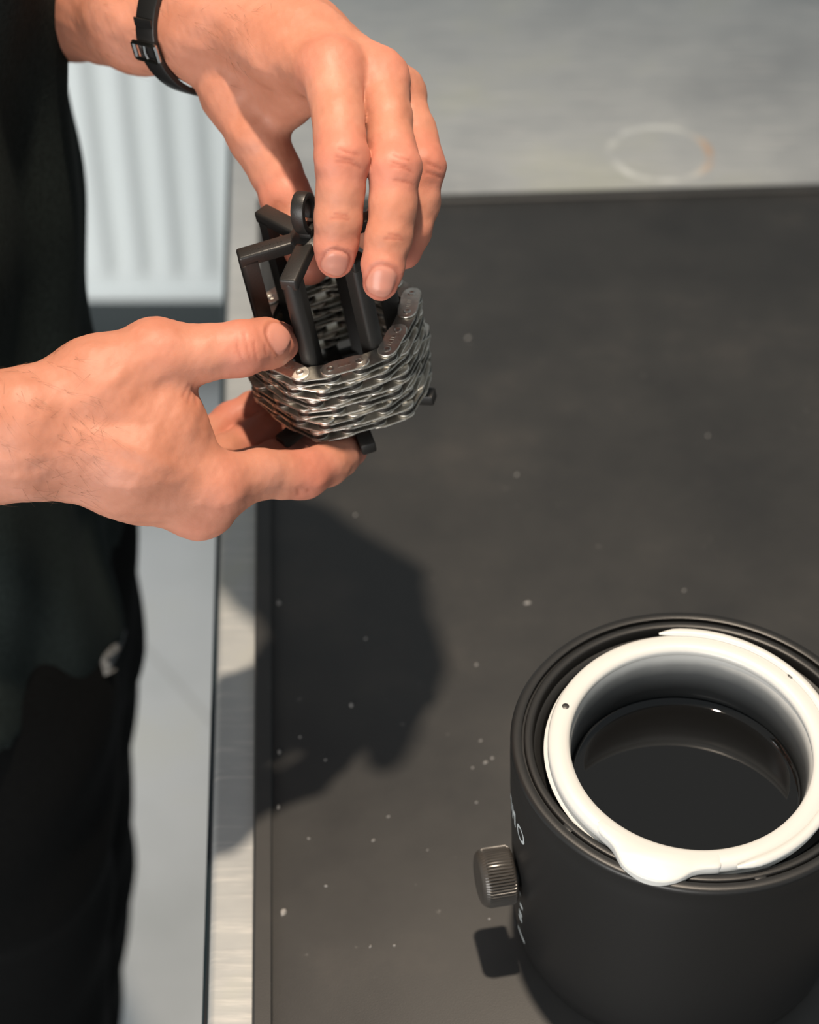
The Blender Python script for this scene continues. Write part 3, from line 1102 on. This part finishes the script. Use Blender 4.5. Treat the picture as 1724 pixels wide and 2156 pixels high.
FINE = 0.95
fld = Field(axis_pts(-450, -172, 22, 30, FINE, 9), axis_pts(530, 588, 812, 1120, FINE, 9), axis_pts(-140, 148, 375, 930, FINE, 9))
KP, KF = 9.0, 6.0
body_core = L_palm + L_fore + L_upper
melt(fld, R_palm + R_fore + R_upper + trunk, [segs(f) for f in (R_thumb, R_index, R_middle, R_ring, R_pinky)], KP, KF)
melt(fld, L_palm + L_fore + L_upper + trunk, [segs(f) for f in (L_thumb, L_index, L_middle, L_ring, L_pinky)], KP, KF)
V, Q = surface_nets(fld.ax, fld.F)
del fld

def vnormals(V, Q):
    n = np.zeros_like(V)
    a = V[Q[:, 2]] - V[Q[:, 0]]
    b = V[Q[:, 3]] - V[Q[:, 1]]
    fn = np.cross(a, b)
    for k in range(4):
        np.add.at(n, Q[:, k], fn)
    return n / (np.linalg.norm(n, axis=1, keepdims=True) + 1e-12)

def relax(V, Q, it, lam=0.5):
    e = np.concatenate([Q[:, [0, 1]], Q[:, [1, 2]], Q[:, [2, 3]], Q[:, [3, 0]]])
    deg = np.bincount(e.ravel(), minlength=len(V))[:, None]
    for _ in range(it):
        s = np.zeros_like(V)
        np.add.at(s, e[:, 0], V[e[:, 1]])
        np.add.at(s, e[:, 1], V[e[:, 0]])
        V = V + lam * (s / np.maximum(deg, 1) - V)
    return V
V = relax(V, Q, 3)
N = vnormals(V, Q)

def sm(e0, e1, x):
    t = np.clip((x - e0) / (e1 - e0), 0, 1)
    return t * t * (3 - 2 * t)

red = np.zeros(len(V))
nail = np.zeros(len(V))
fold = np.zeros(len(V))
disp = np.zeros(len(V))
camp = np.array([0, 0, CZ])

def near(c, r):
    return np.nonzero(np.sum((V - c) ** 2, axis=1) < r * r)[0]

def flush(c, r, amt):
    i = near(c, r)
    d = np.linalg.norm(V[i] - c, axis=1) / r
    red[i] = np.maximum(red[i], amt * (1 - d) ** 1.0 * 1.4)

def add_nail(pxy, depth, dir_px, across_px, L, Wd, nrm_hint):
    """nail centred where the pixel ray meets the skin; dir_px points to the fingertip"""
    c0 = unp(*pxy, depth)
    ray = (c0 - camp) / np.linalg.norm(c0 - camp)
    i = near(c0, 22)
    rel = V[i] - camp
    t = rel @ ray
    off = np.linalg.norm(rel - t[:, None] * ray, axis=1)
    j = i[off < 1.6]
    j = j[np.argmin((V[j] - camp) @ ray)]
    c = V[j]
    n = N[near(c, 5)].mean(axis=0)
    n /= np.linalg.norm(n)
    d3 = unp(pxy[0] + dir_px[0], pxy[1] + dir_px[1], depth) - c0
    d3 -= n * np.dot(d3, n)
    d3 /= np.linalg.norm(d3)
    a3 = np.cross(n, d3)
    i = near(c, max(L, Wd) * 1.6)
    rel = V[i] - c
    u = rel @ d3 / (L / 2)
    w = rel @ a3 / (Wd / 2)
    facing = sm(0.05, 0.35, N[i] @ n)
    # squared-off at the tip, rounded at the cuticle
    q = np.where(u < 0, (np.abs(u) ** 2.2 + np.abs(w) ** 2.6), (np.abs(u) ** 4 + np.abs(w) ** 3.2))
    e = q ** (1 / 2.6)
    msk = (1 - sm(0.88, 1.03, e)) * facing
    nail[i] = np.maximum(nail[i], msk)
    rim_ = np.exp(-((e - 1.0) / 0.11) ** 2) * facing
    disp[i] += 0.22 * msk - 0.50 * rim_ + 0.28 * np.exp(-((e - 1.24) / 0.12) ** 2) * facing * (u < 0.6)
    fold[i] = np.maximum(fold[i], 0.45 * rim_)

def crease(p_px, depth, d_px, length, amt=0.6, width=0.55, dep=0.35, bow=0.0):
    """a skin fold: short line on the visible side, d_px = its direction in the picture"""
    c0 = unp(*p_px, depth)
    dirv = unp(p_px[0] + d_px[0], p_px[1] + d_px[1], depth) - c0
    dirv /= np.linalg.norm(dirv)
    ray = (c0 - camp) / np.linalg.norm(c0 - camp)
    per = np.cross(ray, dirv)
    i = near(c0, 24)
    rel = V[i] - c0
    front = (N[i] @ ray) < -0.05
    u = rel @ dirv
    w = rel @ per - bow * (1 - (u / (length / 2)) ** 2)
    g = np.exp(-(w / width) ** 2) * (1 - sm(length * 0.32, length * 0.5, np.abs(u))) * front
    fold[i] = np.maximum(fold[i], amt * g)
    disp[i] -= dep * g

# flushed skin over the knuckles and at the fingertips
for f, ks in ((L_index, (0, 2, 6)), (L_middle, (0, 2, 6)), (L_ring, (2, 5)), (R_thumb, (0, 2, 4)), (R_index, (0, 2, 5)), (R_middle, (0, 2, 3)), (R_ring, (2, 4)), (R_pinky, (2, 4)), (L_thumb, (3, 5))):
    for k in ks:
        flush(np.array(f[k][:3]), 17, 0.75)
# nails
add_nail((714, 561), 784, (-7, 22), None, 12.0, 11.0, None)
add_nail((808, 601), 782, (-9, 24), None, 13.5, 11.8, None)
add_nail((598, 704), 812, (22, 10), None, 12.5, 13.0, None)
# knuckle folds
for (x, y), dd, L_, bw in (((738, 318), (30, 8), 10, 0.6), ((735, 350), (30, 8), 13, -1.2), ((728, 333), (30, 7), 9, 0.2), ((715, 462), (30, 2), 10, -0.5), ((718, 452), (30, 4), 7, 0)):
    crease((x, y), 776, dd, L_, bow=bw)
for (x, y), dd, L_, bw in (((848, 330), (30, 10), 9, 0.6), ((846, 358), (30, 8), 11, -1.0), ((850, 385), (30, 6), 10, -0.6), ((842, 345), (30, 8), 8, 0.2), ((830, 505), (30, 2), 10, -0.5), ((832, 495), (30, 4), 7, 0)):
    crease((x, y), 780, dd, L_, bow=bw)
for (x, y), dd, L_ in (((915, 350), (26, 12), 8), ((913, 368), (26, 9), 8)):
    crease((x, y), 806, dd, L_)
for (x, y), dd, L_, bw in (((505, 735), (8, 30), 12, 0.8), ((522, 728), (6, 30), 15, 0.6), ((538, 740), (4, 30), 10, 0.4), ((560, 735), (2, 30), 5, 0.2)):
    crease((x, y), 800, dd, L_, bow=bw, amt=0.45)
for (x, y), dd, L_ in (((412, 838), (4, 30), 9), ((402, 830), (-10, 30), 10), ((392, 822), (-16, 30), 8), ((628, 1040), (4, 30), 7), ((648, 1040), (2, 30), 6)):
    crease((x, y), 806, dd, L_, amt=0.4)
# tendons and veins of the two backs of hand
def ridge(p0, p1, width, amt):
    a, b = unp(*p0), unp(*p1)
    ba = b - a
    i = near((a + b) / 2, np.linalg.norm(ba) / 2 + 22)
    h = np.clip((V[i] - a) @ ba / np.dot(ba, ba), 0, 1)
    q = a + h[:, None] * ba
    ray = (a + b) / 2 - camp
    ray /= np.linalg.norm(ray)
    rel = V[i] - q
    rel -= (rel @ ray)[:, None] * ray
    w = np.linalg.norm(rel, axis=1)
    front = sm(0.0, 0.3, -(N[i] @ ray))
    disp[i] += amt * np.exp(-(w / width) ** 2) * front * np.sin(np.pi * np.clip(h, 0.02, 0.98)) ** 0.5
ridge((520, 60, 845), (690, 125, 800), 3.2, 1.0)
ridge((560, 20, 835), (780, 130, 805), 3.2, 0.9)
ridge((500, 200, 856), (560, 320, 850), 3.5, 1.0)
ridge((520, 150, 855), (600, 190, 845), 4.0, -1.3)
ridge((640, 110, 822), (660, 240, 815), 4.0, -0.8)
ridge((180, 905, 790), (430, 1010, 800), 3.2, 0.8)
ridge((150, 940, 790), (330, 1010, 800), 2.2, 0.6)
ridge((130, 880, 790), (330, 900, 795), 3.5, -0.9)
ridge((150, 860, 790), (300, 760, 795), 3.2, 0.9)
ridge((280, 850, 795), (390, 780, 800), 4.0, -0.7)
for amp_, wl_ in ((0.20, 16.0), (0.08, 7.0), (0.035, 3.4)):
    for _ in range(7):
        dd_ = rng.normal(size=3)
        dd_ *= 2 * math.pi / wl_ / np.linalg.norm(dd_)
        disp += amp_ / 2.2 * np.sin(V @ dd_ + rng.uniform(0, 6.28)) * (1 - nail)
V = V + N * disp[:, None]
V = relax(V, Q, 1, 0.25)
person = empty('person', W((-297, 850, -ZMAT)), 'person in a dark T-shirt and black trousers holding the chain cage in both hands', 'person')
def world_child(o):
    o.parent = person
    o.matrix_parent_inverse = Matrix.Translation(-person.location)
    o.location = (0, 0, ZMAT * S)
me = nets_mesh('body', V, Q)
ca = me.color_attributes.new('skin', 'FLOAT_COLOR', 'POINT')
ca.data.foreach_set('color', np.stack([np.clip(red, 0, 1), np.clip(nail, 0, 1), np.clip(fold, 0, 1), np.ones(len(V))], 1).astype(np.float32).ravel())
body = link_mesh('body', me, M['skin'])
world_child(body)

# fine hairs on the two wrists and forearms
hv, hf = [], []
Nn = vnormals(V, Q)
toc = (camp - V)
toc /= np.linalg.norm(toc, axis=1, keepdims=True)
facing_ = np.sum(Nn * toc, axis=1)
reg = []
for c_, r_, cnt_, dr_ in ((unp(40, 900, 785), 36, 120, unp(120, 960, 790) - unp(0, 900, 790)), (unp(150, 970, 790), 24, 26, unp(150, 1000, 790) - unp(60, 900, 790)),
                          (unp(510, 20, 845), 36, 90, unp(560, 70, 850) - unp(450, 0, 850)), (unp(330, 40, 880), 40, 60, unp(380, 90, 880) - unp(300, 20, 880))):
    i_ = near(c_, r_)
    i_ = i_[(facing_[i_] > 0.1) & (nail[i_] < 0.1)]
    if len(i_) == 0:
        continue
    for k_ in rng.choice(i_, min(cnt_, len(i_)), replace=False):
        p_, n_ = V[k_], Nn[k_]
        d_ = dr_ / np.linalg.norm(dr_) + rng.normal(size=3) * 0.45
        d_ -= n_ * np.dot(d_, n_)
        d_ /= np.linalg.norm(d_)
        L_ = rng.uniform(5, 11)
        s_ = np.cross(n_, d_)
        base_ = len(hv)
        for t_ in (0.0, 0.35, 0.7, 1.0):
            q_ = p_ + d_ * L_ * t_ + n_ * (0.1 + 1.1 * math.sin(t_ * 2.2) * 0.9)
            w_ = 0.042 * (1 - 0.75 * t_)
            for a_ in range(3):
                hv.append(q_ + w_ * (s_ * math.cos(a_ * 2.094) + n_ * math.sin(a_ * 2.094)))
        for t_ in range(3):
            for a_ in range(3):
                b0 = base_ + 3 * t_
                hf.append((b0 + a_, b0 + (a_ + 1) % 3, b0 + 3 + (a_ + 1) % 3, b0 + 3 + a_))
hm = nets_mesh('arm_hair', np.array(hv), np.array(hf))
ho = link_mesh('arm_hair', hm, mat_new('brown_hair', (0.15, 0.07, 0.035), 0.5))
world_child(ho)
ho['kind'] = 'stuff'

# clothes ------------------------------------------------------------
def cloth_field(lo, hi, step, fn):
    ax = [np.arange(l, h + step, step, dtype=np.float32) for l, h in zip(lo, hi)]
    X, Y, Z = np.meshgrid(*ax, indexing='ij')
    return ax, fn(X, Y, Z).astype(np.float32)

def ell(X, Y, cx, cy, a, b):
    ux, uy = (X - cx) / a, (Y - cy) / b
    return (np.sqrt(ux * ux + uy * uy) - 1) * min(float(np.min(a)), float(np.min(b)))

def shirt_fn(X, Y, Z):
    ang = np.arctan2((Y - 850) / 195, (X + 295) / 125)
    fold_ = 5.0 * np.sin(9 * ang + 0.012 * Z + 1.2 * np.sin(0.018 * Z)) + 2.0 * np.sin(17 * ang - 0.02 * Z + 2.0) + 2.0 * np.sin(0.045 * Z + 3 * ang)
    fold_ = fold_ * np.clip((620 - Z) / 300, 0.3, 1)
    d = ell(X, Y, -295, 850, 124, 195) - fold_ - 6.0 * np.clip((Z - 170) / 110, 0, 1)
    d = np.maximum(d, Z - 560)
    sl = seg_d(X, Y, Z, np.array([-317., 650, 530]), np.array([-365., 610, 360]), 62, 58)
    sl = np.minimum(sl, seg_d(X, Y, Z, np.array([-303., 1040, 545]), np.array([-275., 1040, 440]), 58, 54))
    d = smin(d, sl, 25)
    hem = -66 - 26 * np.clip((X + 211) / 41, -0.6, 1.1) + 2 * np.sin(7 * ang)
    return np.maximum(d, hem - Z)

ax, F = cloth_field((-455, 520, -140), (-130, 1130, 640), 4.5, shirt_fn)
v, q = surface_nets(ax, F)
v = relax(v, q, 2)
o = link_mesh('t_shirt', nets_mesh('t_shirt', v, q), M['shirt'])
world_child(o)
o['label'] = 'dark green-black T-shirt'

def trousers_fn(X, Y, Z):
    ang = np.arctan2(Y - 850, X + 298)
    hip = ell(X, Y, -297, 850, 117, 182)
    hip = np.maximum(hip, -210 - Z)
    ds = []
    for cy in (772, 928):
        a = seg_d(X, Y, Z, np.array([-268., cy, -120]), np.array([-302., cy, -500]), 96, 90)
        b = seg_d(X, Y, Z, np.array([-302., cy, -500]), np.array([-345., cy, -890]), 90, 74)
        ds.append(np.minimum(a, b))
    leg_ = np.minimum(*ds)
    leg_ = np.maximum(leg_, Z + 60)
    d = smin(hip, leg_, 30)
    d = d - 1.8 * np.sin(0.03 * Z + 4 * ang) - 1.2 * np.sin(0.07 * Z - 5 * ang)
    d = np.maximum(d, Z - 30)
    return np.maximum(d, -892 - Z)

ax, F = cloth_field((-450, 640, -905), (-140, 1060, 45), 7.0, trousers_fn)
v, q = surface_nets(ax, F)
v = relax(v, q, 2)
tr = link_mesh('trousers', nets_mesh('trousers', v, q), M['trousers'])
world_child(tr)
tr['label'] = 'black trousers'
# grey drawstring end hanging at the front of the waist
def hit(x, y, fn):
    d = np.arange(950, 1450, 1.0)
    P_ = np.array([unp(x, y, t) for t in d])
    k = np.nonzero(fn(P_[:, 0], P_[:, 1], P_[:, 2]) < -1)[0]
    return P_[k[0]] if len(k) else None
bm = bmesh.new()
pth = [hit(*p, trousers_fn) for p in ((250, 1330), (243, 1352), (229, 1380), (217, 1402), (222, 1418))]
pth = [p for p in pth if p is not None]
add_sweep(bm, pth, [(7.5 * math.cos(t * math.pi / 4), 4.5 * math.sin(t * math.pi / 4)) for t in range(8)], up=(0.6, -0.8, 0.1))
o = from_bm('drawstring', bm, M['cord'], tr)
o['label'] = 'short grey drawstring end'

# ------------------------------------------------------------------ wristwatch strap on the upper wrist
c = unp(409, 5, 864)
ax_ = unp(450, 20, 858) - unp(330, -5, 886)
ax_ /= np.linalg.norm(ax_)
s1 = np.cross(ax_, [0, 0, 1.0])
s1 /= np.linalg.norm(s1)
s2 = np.cross(s1, ax_)
core = L_palm + L_fore
def radius_at(cc, dirv):
    t = np.arange(70, 8, -0.25)
    P_ = cc[None] + t[:, None] * dirv[None]
    D = eval_points(P_, core, [], KP, KF)
    k = np.nonzero(D < 0.6)[0]
    return t[k[0]] if len(k) else 20.0
watch = empty('wristwatch', W(c), 'black leather watch strap with steel buckle on the upper wrist', 'watch')
nA = 56
rad_ = []
for k in range(nA):
    t = 2 * math.pi * k / nA
    dirv = s1 * math.cos(t) + s2 * math.sin(t)
    rad_.append(max(radius_at(c + ax_ * o_, dirv) for o_ in (-6, 0, 6)))
rad_ = np.array(rad_)
for _ in range(3):
    rad_ = np.maximum(rad_, (np.roll(rad_, 1) + rad_ + np.roll(rad_, -1)) / 3)
def ringpt(k, extra, off):
    t = 2 * math.pi * k / nA
    return (s1 * math.cos(t) + s2 * math.sin(t)) * (np.interp(k % nA, np.arange(nA + 1), np.append(rad_, rad_[0])) + extra) + ax_ * off
bm = bmesh.new()
pr = [(-6.5, 0.2), (-6.1, 0.0), (6.1, 0.0), (6.5, 0.2), (6.5, 2.2), (5.6, 2.8), (-5.6, 2.8), (-6.5, 2.2)]
rr_ = [[bm.verts.new(ringpt(k, b, a)) for a, b in pr] for k in range(nA)]
for k in range(nA):
    A_, B_ = rr_[k], rr_[(k + 1) % nA]
    for q_ in range(len(pr)):
        bm.faces.new((A_[q_], A_[(q_ + 1) % len(pr)], B_[(q_ + 1) % len(pr)], B_[q_]))
from_bm('strap', bm, M['leather'], watch, angle=50)
# angle at which the buckle is seen (pixel 385, 85)
tgt = unp(388, 88, 846) - c
kb = (math.atan2(np.dot(tgt, s2), np.dot(tgt, s1)) % (2 * math.pi)) / (2 * math.pi) * nA
bm = bmesh.new()
for k0, k1, lo_, hi_ in ((kb - 1.0, kb + 1.0, 2.9, 4.0),):
    pth = [Vector(ringpt(k0, 3.6, -8)), Vector(ringpt(k0, 3.6, 8)), Vector(ringpt(k1, 3.6, 8)), Vector(ringpt(k1, 3.6, -8))]
    nrm = Vector(ringpt(kb, 10, 0)).normalized()
    full = []
    for i in range(4):
        for f in np.linspace(0.06, 0.94, 5):
            full.append(pth[i].lerp(pth[(i + 1) % 4], f))
    add_sweep(bm, full, [(1.1 * math.cos(t * math.pi / 3), 1.1 * math.sin(t * math.pi / 3)) for t in range(6)], up=tuple(nrm), closed=True)
bk = from_bm('buckle', bm, M['buckle'], watch)
bm = bmesh.new()
add_sweep(bm, [ringpt(kb - 1.2, 3.4, 0), ringpt(kb, 4.0, 0), ringpt(kb + 1.2, 3.6, 0)], [(0.8 * math.cos(t * math.pi / 3), 0.8 * math.sin(t * math.pi / 3)) for t in range(6)], up=tuple(Vector(ringpt(kb, 10, 0)).normalized()))
from_bm('prong', bm, M['buckle'], bk)
for dk in (3.4,):
    bm = bmesh.new()
    add_sweep(bm, [ringpt(kb + dk, 2.8, -6.1), ringpt(kb + dk, 3.0, 0), ringpt(kb + dk, 2.8, 6.1)], rrect(4.0, 1.0, 0.4, 2), up=tuple(Vector(ringpt(kb + dk, 10, 0)).normalized()))
    from_bm('keeper_loop', bm, M['leather'], watch)

# ------------------------------------------------------------------ crumbs on the mat
def crumb_mesh(seed):
    r_ = random.Random(seed)
    bm = bmesh.new()
    n_ = 7
    ringv = []
    for z_, f in ((0.0, 1.0), (0.5, 0.85), (0.8, 0.4)):
        ringv.append([bm.verts.new((math.cos(2 * math.pi * k / n_) * f * (0.7 + 0.5 * r_.random()), math.sin(2 * math.pi * k / n_) * f * (0.4 + 0.4 * r_.random()), z_)) for k in range(n_)])
    for A_, B_ in zip(ringv[:-1], ringv[1:]):
        for k in range(n_):
            bm.faces.new((A_[k], A_[(k + 1) % n_], B_[(k + 1) % n_], B_[k]))
    bm.faces.new(list(reversed(ringv[0])))
    bm.faces.new(ringv[-1])
    bmesh.ops.recalc_face_normals(bm, faces=bm.faces)
    bmesh.ops.scale(bm, vec=(S, S, S), verts=bm.verts)
    me_ = bpy.data.meshes.new('crumb')
    bm.to_mesh(me_)
    bm.free()
    me_.materials.append(M['crumb'])
    return me_
cms = [crumb_mesh(i) for i in range(5)]
special = {0: 'large pale crumb at the mat edge, lowest in the picture',
           1: 'pale crumb on the mat lip beside the dark hand shadow',
           2: 'pale crumb on the open mat between shadow and heater'}
spots = [(583, 1922, 2.4, 1.3), (575, 1270, 2.2, 1.6), (1110, 1270, 2.0, 0.2), (575, 1585, 1.6, 1.4), (573, 1700, 1.5, 1.5), (740, 1485, 1.4, 1.4), (650, 1766, 0.9, 0), (786, 1770, 1.0, .5), (686, 1866, 0.9, 0),
         (818, 1720, 0.9, .4), (1003, 1400, 1.1, .8), (995, 1617, 0.9, .3), (1022, 1606, 1.3, .5), (1036, 1597, 1.1, .5), (780, 1993, 0.9, 1), (830, 1991, 0.8, .2), (748, 1085, 1.2, .9), (985, 712, 1.6, .6),
         (1490, 918, 1.2, 1.3), (1088, 1000, 1.3, .9), (1440, 1244, 1.0, .3), (1003, 1290 + 400, 0.9, .2), (770, 1345, 0.9, .6), (685, 1600, 0.7, .2), (632, 1552, 0.8, .4), (1030, 1935, .7, 0), (900, 1790, .7, .7), (1012, 1560, .9, .4)]
for i, (a, b, r_, rot_) in enumerate(spots):
    p = unz(a, b, 0)
    on_lip = abs(float(np.dot(p - np.array(mxy(0, 0)), ex)) - LW) < 2.2 or float(np.dot(p - np.array(mxy(0, 0)), ex)) < LW
    o = bpy.data.objects.new('wax_crumb', cms[i % 5])
    COL.objects.link(o)
    z_ = 0.0
    if on_lip:
        p = p + ex * 3.0
    o.location = W((p[0], p[1], z_))
    o.scale = (r_ * 0.9, r_ * 0.9, min(r_, 1.3) * 0.9)
    o.rotation_euler = (0, 0, rot_)
    if i in special:
        tag(o, special[i], 'crumb', 'pale crumbs scattered on the mat')
    else:
        tag(o, 'tiny pale speck of dried wax lying on the black mat', 'crumb', 'pale crumbs scattered on the mat')
